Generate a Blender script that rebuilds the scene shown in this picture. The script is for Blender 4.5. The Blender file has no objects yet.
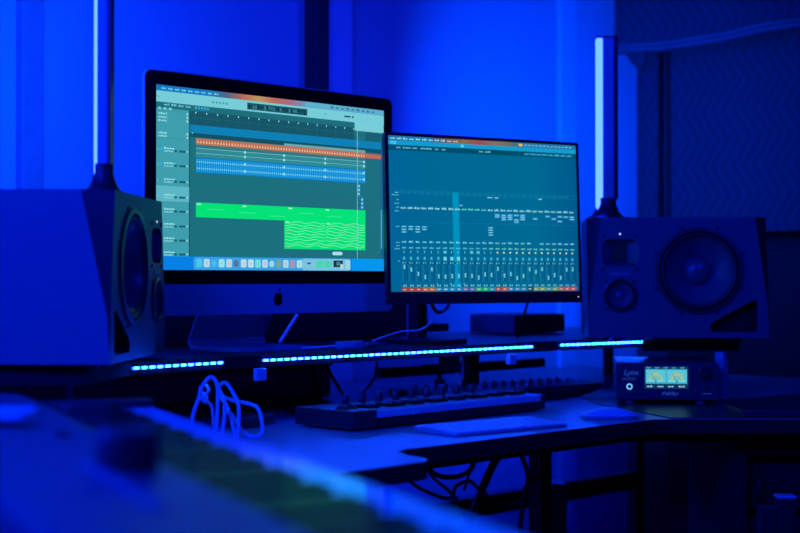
import bpy, bmesh, math, random
from mathutils import Vector, Matrix
random.seed(7)
S = bpy.context.scene
COL = S.collection
PI = math.pi
R = math.radians
F = 1422.0; CZ = 1.02; HY = 279.0; Q = math.sqrt(.5)

# ---------------------------------------------------------------- camera, world, lights, exposure
cd = bpy.data.cameras.new('camera'); cam = bpy.data.objects.new('camera', cd); COL.objects.link(cam)
cam.location = (0, 0, CZ); cam.rotation_euler = (R(90) + math.atan((HY - 266.5) / F), 0, R(-45))
cd.sensor_width = 36; cd.lens = 36 * F / 800; cd.clip_start = .05
cd.dof.use_dof = True; cd.dof.focus_distance = 2.75; cd.dof.aperture_fstop = 3.0
S.camera = cam
S.view_settings.view_transform = 'Standard'; S.view_settings.look = 'None'
S.view_settings.gamma = 1; S.view_settings.exposure = 0; S.view_settings.use_curve_mapping = False

wd = bpy.data.worlds.new('world'); S.world = wd; wd.use_nodes = True
wd.node_tree.nodes['Background'].inputs[0].default_value = (0, .006, 1, 1)
wd.node_tree.nodes['Background'].inputs[1].default_value = .004

def area(name, loc, target, size, power, col):
    l = bpy.data.lights.new(name, 'AREA'); l.energy = power; l.size = size; l.color = col
    o = bpy.data.objects.new(name, l); COL.objects.link(o); o.location = loc
    o.rotation_euler = (Vector(target) - Vector(loc)).to_track_quat('-Z', 'Y').to_euler()
    return o
area('ceiling_lamp', (-.3, 1.0, 2.0), (1.4, 2.0, 1.0), .5, 62, (0, .016, 1))
area('added_side_lamp', (-.95, 2.35, 1.75), (2.6, 1.8, 1.0), .35, 55, (0, .016, 1))  # unseen lamp, added to bring highlights onto the speaker cones
area('ceiling_lamp_rear', (1.6, -.6, 2.4), (2.2, 2.2, .8), .6, 36, (0, .013, 1))

# ---------------------------------------------------------------- helpers
def W(px, py, dep):
    lat = (px - 400) / F * dep
    return Vector((Q * (lat + dep), Q * (dep - lat), CZ - (py - HY) / F * dep))

def lin(c):
    return tuple((v / 255 / 12.92) if v / 255 <= .04045 else ((v / 255 + .055) / 1.055) ** 2.4 for v in c)

def mat(name, col, rough=.5, metal=0, noise=.25, scale=30, bump=0, spec=.5):
    m = bpy.data.materials.new(name); m.use_nodes = True
    nt = m.node_tree; b = nt.nodes['Principled BSDF']
    tc = nt.nodes.new('ShaderNodeTexCoord'); n = nt.nodes.new('ShaderNodeTexNoise')
    n.inputs['Scale'].default_value = scale; n.inputs['Detail'].default_value = 4
    nt.links.new(tc.outputs['Object'], n.inputs['Vector'])
    r = nt.nodes.new('ShaderNodeMix'); r.data_type = 'RGBA'
    r.inputs[6].default_value = (*[c * (1 - noise) for c in col], 1)
    r.inputs[7].default_value = (*[min(1, c * (1 + noise)) for c in col], 1)
    nt.links.new(n.outputs['Fac'], r.inputs[0]); nt.links.new(r.outputs[2], b.inputs['Base Color'])
    b.inputs['Roughness'].default_value = rough; b.inputs['Metallic'].default_value = metal
    b.inputs['Specular IOR Level'].default_value = spec
    if bump:
        bp = nt.nodes.new('ShaderNodeBump'); bp.inputs['Strength'].default_value = bump; bp.inputs['Distance'].default_value = .004
        nt.links.new(n.outputs['Fac'], bp.inputs['Height']); nt.links.new(bp.outputs['Normal'], b.inputs['Normal'])
    return m

def emit(name, col, st):
    m = bpy.data.materials.new(name); m.use_nodes = True
    b = m.node_tree.nodes['Principled BSDF']
    b.inputs['Base Color'].default_value = (.3, .3, .3, 1); b.inputs['Roughness'].default_value = .4
    b.inputs['Emission Color'].default_value = (*col, 1); b.inputs['Emission Strength'].default_value = st
    return m

def display_mat():
    m = bpy.data.materials.new('lit_display'); m.use_nodes = True
    nt = m.node_tree; b = nt.nodes['Principled BSDF']
    a = nt.nodes.new('ShaderNodeVertexColor'); a.layer_name = 'Col'
    b.inputs['Base Color'].default_value = (.004, .004, .005, 1); b.inputs['Roughness'].default_value = .35
    b.inputs['Specular IOR Level'].default_value = .2
    nt.links.new(a.outputs['Color'], b.inputs['Emission Color']); b.inputs['Emission Strength'].default_value = 1.0
    return m

M = dict(
    wall=mat('painted_wall', (.50, .52, .55), .8, noise=.04, scale=3),
    door=mat('painted_door', (.42, .44, .48), .6, noise=.04, scale=3),
    trim=mat('painted_trim', (.62, .64, .66), .5, noise=.03, scale=5),
    darktrim=mat('dark_trim', (.02, .02, .024), .6),
    shadedwall=mat('shaded_wall', (.26, .27, .28), .6),
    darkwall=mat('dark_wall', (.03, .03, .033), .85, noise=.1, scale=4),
    floor=mat('dark_floor', (.06, .045, .04), .6, scale=8),
    ceil=mat('ceiling_paint', (.3, .3, .3), .9, noise=.03),
    desk=mat('desk_laminate', (.36, .36, .38), .3, noise=.06, scale=60),
    black=mat('black_plastic', (.014, .014, .016), .45),
    blacksatin=mat('black_satin', (.03, .03, .034), .35),
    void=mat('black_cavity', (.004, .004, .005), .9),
    metal=mat('black_metal', (.03, .03, .035), .35, .6),
    alu=mat('aluminium', (.50, .51, .53), .42, .25, noise=.03, scale=200),
    rim=mat('bright_aluminium', (.7, .7, .72), .3, .8, noise=.03),
    cab=mat('speaker_vinyl', (.16, .16, .17), .55, noise=.08, scale=150, bump=.08),
    baffle=mat('speaker_baffle', (.085, .09, .10), .5, noise=.08, scale=150),
    cone=mat('speaker_cone', (.10, .105, .115), .27, noise=.15, scale=80),
    rubber=mat('rubber', (.03, .03, .033), .55),
    pleat=mat('tweeter_foil', (.40, .36, .20), .35, .8),
    white=mat('white_plastic', (.72, .73, .74), .4, noise=.03),
    ivory=mat('white_keys', (.80, .80, .78), .10, noise=.02),
    ebony=mat('black_keys', (.012, .012, .013), .18),
    panel=mat('piano_panel', (.085, .088, .10), .42, noise=.08, scale=90),
    cable=mat('black_cable', (.015, .015, .017), .5),
    wcable=mat('white_cable', (.85, .86, .87), .45, noise=.03),
    screenglass=mat('black_bezel', (.004, .004, .005), .12, noise=.05),
    disp=display_mat(),
    strip=emit('tube_light', (.006, .0175, 1.0), 34),
    wallwash=emit('added_rear_light', (.006, .0175, 1.0), 30),
    addedled=emit('added_wall_light', (0, .018, 1.0), 9),
    addedledlow=emit('added_wall_light_low', (0, .018, 1.0), 90),
    led=emit('led_light', (.0032, .050, 1.0), 150.0),
    ledbase=emit('led_tape', (.004, .04, 1.0), 3),
    dot=emit('status_light', (.55, .6, 1.0), 1.0),
    ring=emit('button_ring', (.18, .6, 1.0), 1.1),
    glowink=emit('glowing_print', (.03, .10, .42), .55),  # lettering glows by itself, light put into its colour
    grey=mat('grey_plastic', (.22, .22, .24), .45),
    tubecase=mat('lamp_diffuser', (.42, .42, .45), .35),
    unit=mat('interface_case', (.03, .05, .06), .4),
)

def link(name, bm, m, parent=None, smooth=False, bevel=0, seg=2):
    bmesh.ops.remove_doubles(bm, verts=bm.verts, dist=1e-6)
    bmesh.ops.recalc_face_normals(bm, faces=bm.faces)
    me = bpy.data.meshes.new(name); bm.to_mesh(me); bm.free()
    o = bpy.data.objects.new(name, me); COL.objects.link(o)
    ms = m if isinstance(m, (list, tuple)) else [m]
    for x in ms: me.materials.append(M[x])
    if parent: o.parent = parent
    if smooth:
        for p in me.polygons: p.use_smooth = True
        try: me.set_sharp_from_angle(angle=R(38))
        except Exception: pass
    if bevel:
        b = o.modifiers.new('bevel', 'BEVEL'); b.width = bevel; b.segments = seg; b.limit_method = 'ANGLE'; b.angle_limit = R(35)
    return o

def tag(o, label, cat, group=None):
    o['label'] = label; o['category'] = cat
    if group: o['group'] = group
    return o

def thing(name, label, cat, loc=(0, 0, 0), rz=0, group=None):
    o = bpy.data.objects.new(name, None); COL.objects.link(o); o.empty_display_size = .05
    o.location = loc; o.rotation_euler = (0, 0, rz)
    return tag(o, label, cat, group)

def struct(name, bm, m, parent=None, **k):
    o = link(name, bm, m, parent, **k)
    if not parent: o['kind'] = 'structure'
    return o

def box(bm, x0, x1, y0, y1, z0, z1, mx=None, mi=0):
    vs = [bm.verts.new((x, y, z)) for x in (x0, x1) for y in (y0, y1) for z in (z0, z1)]
    fs = []
    for f in ((0, 1, 3, 2), (4, 6, 7, 5), (0, 4, 5, 1), (2, 3, 7, 6), (0, 2, 6, 4), (1, 5, 7, 3)):
        fc = bm.faces.new([vs[i] for i in f]); fc.material_index = mi; fs.append(fc)
    if mx is not None: bmesh.ops.transform(bm, matrix=mx, verts=vs)
    return vs

def B(*a, **k):
    bm = bmesh.new(); box(bm, *a, **k); return bm

def lathe(bm, prof, axis='z', c=(0, 0, 0), n=40, mi=0, caps=True):
    rings = []
    for r, h in prof:
        ring = []
        for i in range(n):
            a = 2 * PI * i / n
            u, v = r * math.cos(a), r * math.sin(a)
            p = (u, v, h) if axis == 'z' else (u, h, v) if axis == 'y' else (h, u, v)
            ring.append(bm.verts.new((c[0] + p[0], c[1] + p[1], c[2] + p[2])))
        rings.append(ring)
    for a, b in zip(rings, rings[1:]):
        for i in range(n):
            f = bm.faces.new((a[i], a[(i + 1) % n], b[(i + 1) % n], b[i])); f.material_index = mi
    for ring, (r, h) in ((rings[0], prof[0]), (rings[-1], prof[-1])):
        if r > 1e-5 and caps:
            f = bm.faces.new(ring); f.material_index = mi
    return rings

def L(*a, **k):
    bm = bmesh.new(); lathe(bm, *a, **k); return bm

def prism(bm, pts, z0, z1, mi=0):
    lo = [bm.verts.new((x, y, z0)) for x, y in pts]; hi = [bm.verts.new((x, y, z1)) for x, y in pts]
    n = len(pts)
    bm.faces.new(lo).material_index = mi; bm.faces.new(hi).material_index = mi
    for i in range(n):
        bm.faces.new((lo[i], lo[(i + 1) % n], hi[(i + 1) % n], hi[i])).material_index = mi

def spline(pts, k=8):
    pts = [Vector(p) for p in pts]
    if len(pts) < 3: return pts
    out = []
    for i in range(len(pts) - 1):
        p0 = pts[max(i - 1, 0)]; p1 = pts[i]; p2 = pts[i + 1]; p3 = pts[min(i + 2, len(pts) - 1)]
        for j in range(k):
            t = j / k
            out.append(.5 * ((2 * p1) + (p2 - p0) * t + (2 * p0 - 5 * p1 + 4 * p2 - p3) * t * t + (3 * p1 - p0 - 3 * p2 + p3) * t ** 3))
    out.append(pts[-1]); return out

def tube(bm, pts, r, n=8, k=8, mi=0):
    P = spline(pts, k); prev = None; rings = []
    up = Vector((.31, .17, .93)).normalized()
    for i, p in enumerate(P):
        d = (P[min(i + 1, len(P) - 1)] - P[max(i - 1, 0)]).normalized()
        a = d.cross(up)
        if a.length < .05: a = d.cross(Vector((1, .1, 0)))
        a.normalize()
        if prev is not None:
            a = (prev - d * prev.dot(d)).normalized()
        prev = a; b = d.cross(a)
        rr = r(i / (len(P) - 1)) if callable(r) else r
        rings.append([bm.verts.new(p + a * rr * math.cos(2 * PI * j / n) + b * rr * math.sin(2 * PI * j / n)) for j in range(n)])
    for x, y in zip(rings, rings[1:]):
        for j in range(n): bm.faces.new((x[j], x[(j + 1) % n], y[(j + 1) % n], y[j])).material_index = mi
    bm.faces.new(rings[0]).material_index = mi; bm.faces.new(rings[-1]).material_index = mi

def T(pts, r, **k):
    bm = bmesh.new(); tube(bm, pts, r, **k); return bm

def rrect(x0, x1, y0, y1, r, n=5):
    out = []
    for cx, cy, a0 in ((x1 - r, y1 - r, 0), (x0 + r, y1 - r, 90), (x0 + r, y0 + r, 180), (x1 - r, y0 + r, 270)):
        for i in range(n + 1):
            a = R(a0 + 90 * i / n); out.append((cx + r * math.cos(a), cy + r * math.sin(a)))
    return out

def plate_holes(bm, outer, holes, y, depth=0, mi=0, wall_mi=0):
    """planar plate in the x-z plane at y with holes; holes get walls going back by depth"""
    es = []
    def loop(pts):
        vs = [bm.verts.new((a, y, b)) for a, b in pts]
        e = [bm.edges.new((vs[i], vs[(i + 1) % len(vs)])) for i in range(len(vs))]
        return vs, e
    vo, e = loop(outer); es += e
    for h in holes:
        v, e = loop(h); es += e
        if depth:
            back = [bm.verts.new((q.co.x, y + depth, q.co.z)) for q in v]
            for i in range(len(v)):
                j = (i + 1) % len(v)
                bm.faces.new((v[i], v[j], back[j], back[i])).material_index = wall_mi
    g = bmesh.ops.triangle_fill(bm, use_beauty=True, use_dissolve=False, edges=es)
    for f in g['geom']:
        if isinstance(f, bmesh.types.BMFace): f.material_index = mi
    return vo

def circ(cx, cz, r, n=40):
    return [(cx + r * math.cos(2 * PI * i / n), cz + r * math.sin(2 * PI * i / n)) for i in range(n)]

class Display:
    """a lit screen: one mesh of coloured patches in the local x-z plane facing -y"""
    def __init__(s, w, h): s.w, s.h, s.q = w, h, []
    def poly(s, pts, col, k=1.0): s.q.append((pts, tuple(c * k for c in lin(col))))
    def rect(s, u0, v0, u1, v1, col, k=1.0): s.poly([(u0, v0), (u1, v0), (u1, v1), (u0, v1)], col, k)
    def word(s, u, v, w, h, col, k=1.0):
        x = u
        while x < u + w:
            d = min(random.uniform(.5, 1.3) * h * .9, u + w - x)
            hh = h * random.choice((.7, 1, .75)); s.rect(x, v + h - hh, x + d * .72, v + h, col, k); x += d
    def grad(s, u0, v0, u1, v1, cols, k=1.0, n=8):
        m = len(cols) - 1
        for i in range(m * n):
            t = i / n; a = int(t); f = t - a
            c = [cols[a][j] * (1 - f) + cols[min(a + 1, m)][j] * f for j in range(3)]
            s.rect(u0 + (u1 - u0) * i / (m * n), v0, u0 + (u1 - u0) * (i + 1) / (m * n), v1, c, k)
    def build(s, name, parent, y=0):
        vs, fs, cs = [], [], []
        for i, (pts, c) in enumerate(s.q):
            b = len(vs)
            for u, v in pts: vs.append(((u - .5) * s.w, y - i * 5e-7, (1 - v) * s.h))
            fs.append(list(range(b, b + len(pts)))); cs += [c] * len(pts)
        me = bpy.data.meshes.new(name); me.from_pydata(vs, [], fs)
        at = me.color_attributes.new('Col', 'FLOAT_COLOR', 'CORNER')
        li = 0
        for p in me.polygons:
            for _ in p.vertices:
                at.data[li].color = (*cs[li], 1); li += 1
        # faces towards -y
        me.flip_normals() if me.polygons[0].normal.y > 0 else None
        me.materials.append(M['disp'])
        o = bpy.data.objects.new(name, me); COL.objects.link(o); o.parent = parent
        return o

def text(name, s, size, m, parent, loc, shear=0, rot=(R(90), 0, 0), align='LEFT', sx=1.0):
    c = bpy.data.curves.new(name + '_curve', 'FONT'); c.body = s; c.size = size; c.shear = shear; c.align_x = align; c.extrude = .0001
    t = bpy.data.objects.new(name + '_text', c); COL.objects.link(t)
    bpy.context.view_layer.update()
    me = bpy.data.meshes.new_from_object(t.evaluated_get(bpy.context.evaluated_depsgraph_get()))
    bpy.data.objects.remove(t); bpy.data.curves.remove(c)
    o = bpy.data.objects.new(name, me); COL.objects.link(o); me.materials.clear(); me.materials.append(M[m])
    o.parent = parent; o.location = loc; o.rotation_euler = rot; o.scale = (sx, 1, 1)
    return o

# ---------------------------------------------------------------- the room
YB = 2.75; XR = 3.85; XL = -1.3; YF = -1.6; ZC = 2.5
struct('floor', B(XL, XR, YF, YB, -.05, 0), 'floor')
struct('ceiling', B(XL, XR, YF, YB, ZC, ZC + .05), 'ceil')
struct('wall_back', B(XL, XR + .1, YB, YB + .1, 0, ZC), 'wall')
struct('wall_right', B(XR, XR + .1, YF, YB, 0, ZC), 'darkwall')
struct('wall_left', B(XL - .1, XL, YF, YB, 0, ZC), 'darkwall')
struct('baseboard_back', B(XL, 2.40, YB - .015, YB, 0, .10), 'trim', bevel=.003)
# doorway in the back wall
d = thing('door_1', '', ''); del d['label'], d['category']; d['kind'] = 'structure'; d.location = (2.545, YB, 0)
link('door_leaf', B(0, .876, -.010, .0, .01, 2.1), 'door', d, bevel=.002)
link('door_casing', B(-.098, -.002, -.034, 0, 0, 2.16), 'trim', d, bevel=.006)
link('door_casing', B(.878, .96, -.022, 0, 0, 2.16), 'trim', d, bevel=.006)
struct('trim_1', B(2.402, 2.445, YB - .05, YB, .0, ZC), 'darktrim', bevel=.003)
struct('shaded_strip', B(1.578, 1.632, YB - .03, YB, .0, ZC), 'shadedwall', bevel=.004)  # strip of wall in darker grey, its shade put into the colour
struct('trim_3', B(3.506, 3.53, YB - .010, YB, 0, ZC), 'wall')
# dark window behind the blankets
w = B(XR - .02, XR - .001, .9, 2.62, .3, 2.2); struct('window_1', w, 'void')

# quilted moving blankets on the right wall
def quilt_mat(name, base, stitch, sp, per, amp):
    m = bpy.data.materials.new(name); m.use_nodes = True; nt = m.node_tree; N = nt.nodes; b = N['Principled BSDF']
    tc = N.new('ShaderNodeTexCoord'); sx = N.new('ShaderNodeSeparateXYZ'); nt.links.new(tc.outputs['Object'], sx.inputs[0])
    def mth(op, a, bb=None):
        n = N.new('ShaderNodeMath'); n.operation = op
        for i, v in enumerate((a, bb)):
            if v is None: continue
            if isinstance(v, (int, float)): n.inputs[i].default_value = v
            else: nt.links.new(v, n.inputs[i])
        return n.outputs[0]
    tri = mth('PINGPONG', sx.outputs[2], per / 2)
    x = mth('ADD', sx.outputs[1], mth('MULTIPLY', tri, amp))
    fr = mth('PINGPONG', x, sp / 2)
    puff = mth('DIVIDE', fr, sp / 2)
    line = mth('LESS_THAN', puff, .12)
    mx = N.new('ShaderNodeMix'); mx.data_type = 'RGBA'; mx.inputs[6].default_value = (*base, 1); mx.inputs[7].default_value = (*stitch, 1)
    nt.links.new(line, mx.inputs[0]); nt.links.new(mx.outputs[2], b.inputs['Base Color'])
    bp = N.new('ShaderNodeBump'); bp.inputs['Strength'].default_value = .35; bp.inputs['Distance'].default_value = .006
    nt.links.new(mth('POWER', puff, .5), bp.inputs['Height']); nt.links.new(bp.outputs['Normal'], b.inputs['Normal'])
    b.inputs['Roughness'].default_value = .9; b.inputs['Specular IOR Level'].default_value = .1
    M[name] = m
quilt_mat('quilted_blanket', (.042, .042, .047), (.078, .078, .085), .036, .17, .7)
M['binding'] = mat('blanket_binding', (.15, .15, .16), .8)

def hang(y0, y1, z0, z1, x, fold, ny=60, nz=24, ph=0., th=.012, sag=None):
    bm = bmesh.new(); g = []
    for s in (0, 1):
        gg = []
        for i in range(ny + 1):
            col = []
            y = y0 + (y1 - y0) * i / ny
            for j in range(nz + 1):
                t = j / nz
                zb = z0 + (sag(y) if sag else 0)
                z = zb + (z1 - zb) * t
                xx = x + fold * (.6 * math.sin(y * 11 + ph) + .4 * math.sin(y * 23 + ph * 2 + t)) * (1.1 - .5 * t) + s * th
                col.append(bm.verts.new((xx, y, z)))
            gg.append(col)
        g.append(gg)
    for s in (0, 1):
        for i in range(ny):
            for j in range(nz): bm.faces.new((g[s][i][j], g[s][i + 1][j], g[s][i + 1][j + 1], g[s][i][j + 1]))
    for i in range(ny):
        for j in (0, nz): bm.faces.new((g[0][i][j], g[0][i + 1][j], g[1][i + 1][j], g[1][i][j]))
    for j in range(nz):
        for i in (0, ny): bm.faces.new((g[0][i][j], g[0][i][j + 1], g[1][i][j + 1], g[1][i][j]))
    return bm
o = link('moving_blanket', hang(1.3, 2.545, 1.16, 2.12, 3.74, .012), 'quilted_blanket', smooth=True)
tag(o, 'wide dark quilted blanket with zigzag stitching hanging over the window', 'blanket')
o = link('moving_blanket', hang(2.585, 2.655, .9, 2.12, 3.735, .010, ny=12, ph=1.2), 'quilted_blanket', smooth=True)
tag(o, 'narrow strip of dark quilted blanket hanging left of the dark gap', 'blanket')
sag = lambda y: .006 * math.sin(y * 7.0 + .4) - .006
v = tag(link('valance', hang(1.3, 2.66, 1.725, 2.16, 3.62, .016, sag=sag), 'quilted_blanket', smooth=True),
        'quilted blanket folded over the rod as a valance with double stitched hem', 'blanket')
bm = bmesh.new()
for dz in (.012, .026):
    pts = []
    for i in range(61):
        y = 1.3 + 1.36 * i / 60
        pts.append((3.62 + .016 * (.6 * math.sin(y * 11) + .4 * math.sin(y * 23 + .05)) * 1.1 - .001, y, 1.725 + sag(y) + dz))
    tube(bm, pts, .0028, n=6, k=1)
link('hem_binding', bm, 'binding', v, smooth=True)
bm = bmesh.new()
for s in (0, .01):
    vs = [bm.verts.new(p) for p in ((3.635 + s, 2.655, 1.74), (3.645 + s, 2.62, 1.69), (3.66 + s, 2.60, 1.665), (3.64 + s, 2.555, 1.74))]
    bm.faces.new(vs)
bm.verts.ensure_lookup_table()
for i in range(4): bm.faces.new((bm.verts[i], bm.verts[(i + 1) % 4], bm.verts[4 + (i + 1) % 4], bm.verts[4 + i]))
link('drooping_corner', bm, 'quilted_blanket', v)
o = tag(link('curtain_rod', T([(3.66, 1.2, 2.165), (3.66, 2.72, 2.165)], .012, n=12), 'metal', smooth=True), 'dark rod holding up the folded blanket valance', 'rod')
for y in (1.25, 2.68): link('bracket', B(3.655, XR, y - .01, y + .01, 2.15, 2.18), 'metal', o)

# ---------------------------------------------------------------- desk
desk = thing('desk', 'wide grey studio desk with a stepped front edge and black legs', 'desk', (2.0, 2.1, 0))
def arc(cx, cy, r, a0, a1, n=6): return [(cx + r * math.cos(R(a0 + (a1 - a0) * i / n)), cy + r * math.sin(R(a0 + (a1 - a0) * i / n))) for i in range(n + 1)]
poly = [(.82, 2.7), (.82, 2.05), (1.19, 1.60), (1.27, 1.49)] + arc(1.34, 1.50, .04, 200, 265, 4) + arc(1.50, 1.512, .05, -95, -10, 6) + \
       [(1.553, 1.53), (1.572, 1.575), (1.60, 1.59), (2.28, 1.59)] + [(2.33, 1.55), (2.63, 1.25), (3.0, 1.25), (3.5, 1.9), (3.5, 2.7)]
bm = bmesh.new(); prism(bm, [(x - 2.0, y - 2.1) for x, y in poly], .722, .75)
bm.faces.ensure_lookup_table(); bm.normal_update()
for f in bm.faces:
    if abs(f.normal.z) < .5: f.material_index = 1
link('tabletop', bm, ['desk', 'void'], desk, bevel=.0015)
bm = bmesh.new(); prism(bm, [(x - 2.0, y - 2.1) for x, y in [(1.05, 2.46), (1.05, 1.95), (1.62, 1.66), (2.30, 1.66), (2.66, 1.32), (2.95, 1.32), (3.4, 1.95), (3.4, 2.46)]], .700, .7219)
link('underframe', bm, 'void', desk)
for x, y in ((2.34, 1.92), (1.15, 2.42), (3.38, 2.42)): link('leg', B(x - 2.018, x - 1.982, y - 2.118, y - 2.082, 0, .70), 'metal', desk, bevel=.003)
link('crossbeam', B(2.36 - 2, 3.38 - 2, 2.42 - 2.12, 2.42 - 2.08, .42, .47), 'metal', desk)
o = link('added_wall_strip', B(1.95 - 2, 3.4 - 2, 2.502 - 2.1, 2.505 - 2.1, .708, .716), 'addedledlow', desk); o['label'] = 'unseen blue strip added under the desk to light the wall'  # unseen strip, added to brighten the wall below the desk
link('crossbeam', B(1.15 - 2, 2.34 - 2, 2.42 - 2.12, 2.42 - 2.08, .10, .15), 'metal', desk)

# ---------------------------------------------------------------- raised shelf with LED strips
shelf = thing('desk_shelf', 'long black raised shelf on the desk with glowing LED strips along its front', 'shelf', (2.0, 2.3, .75))
sp = [(.78, 2.27), (1.20, 1.88), (1.375, 2.017), (1.60, 2.042), (2.55, 2.034), (2.835, 2.0), (2.66, 1.885), (2.805, 1.725), (3.35, 2.2), (3.35, 2.55), (.78, 2.55)]
bm = bmesh.new(); prism(bm, [(x - 2, y - 2.3) for x, y in sp], .107, .130)
bm.normal_update()
for f in bm.faces:
    if abs(f.normal.z) < .5: f.material_index = 1
link('board', bm, ['blacksatin', 'void'], shelf, bevel=.001)
link('leg', B(2.415 - 2, 2.445 - 2, 2.185 - 2.3, 2.215 - 2.3, 0, .107), 'metal', shelf, bevel=.002)
for x, y in ((1.06, 2.52), (3.25, 2.42), (2.775, 1.752), (1.24, 1.97)):
    link('leg', B(x - 2.011, x - 1.989, y - 2.311, y - 2.289, 0, .107), 'alu' if y < 1.8 else 'metal', shelf, bevel=.002)
link('rear_rail', B(2.40 - 2, 3.02 - 2, 2.46 - 2.3, 2.48 - 2.3, .03, .055), 'metal', shelf)
o = link('added_wall_strip', B(2.1 - 2, 3.3 - 2, 2.535 - 2.3, 2.538 - 2.3, .099, .1068), 'addedled', shelf); o['label'] = 'unseen blue strip added under the desk to light the wall'  # unseen strip, added to brighten the wall under the shelf
def ledstrip(a, b):
    a = Vector((a[0] - 2, a[1] - 2.3, .1195)); b = Vector((b[0] - 2, b[1] - 2.3, .1195))
    dd = (b - a); ln = dd.length; dd.normalize(); nrm = Vector((dd.y, -dd.x, 0))
    ang = math.atan2(dd.y, dd.x); mx = Matrix.Translation(a + nrm * .0022) @ Matrix.Rotation(ang, 4, 'Z')
    bm = bmesh.new(); box(bm, 0, ln, -.001, .001, -.0022, .0022, mx, 0)
    n = int(ln / .0166)
    for i in range(n):
        x = (i + .5) * ln / n; box(bm, x - .0048, x + .0048, -.0022, -.001, -.0017, .0017, mx, 1)
    o = link('led_strip', bm, ['ledbase', 'led'], shelf); o['label'] = 'glowing pale blue LED strip'
ledstrip((1.375, 2.0165), (1.588, 2.0405)); ledstrip((1.678, 2.0405), (2.45, 2.034)); ledstrip((2.545, 2.034), (2.828, 2.0))
for px in (258, 509):
    r_ = (px - 400) / F; x = 2.036 * (1 + r_) / (1 - r_)
    link('strip_clip', B(x - 2.012, x - 1.988, 2.024 - 2.3, 2.036 - 2.3, .083, .106), 'white', shelf, bevel=.002)

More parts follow.
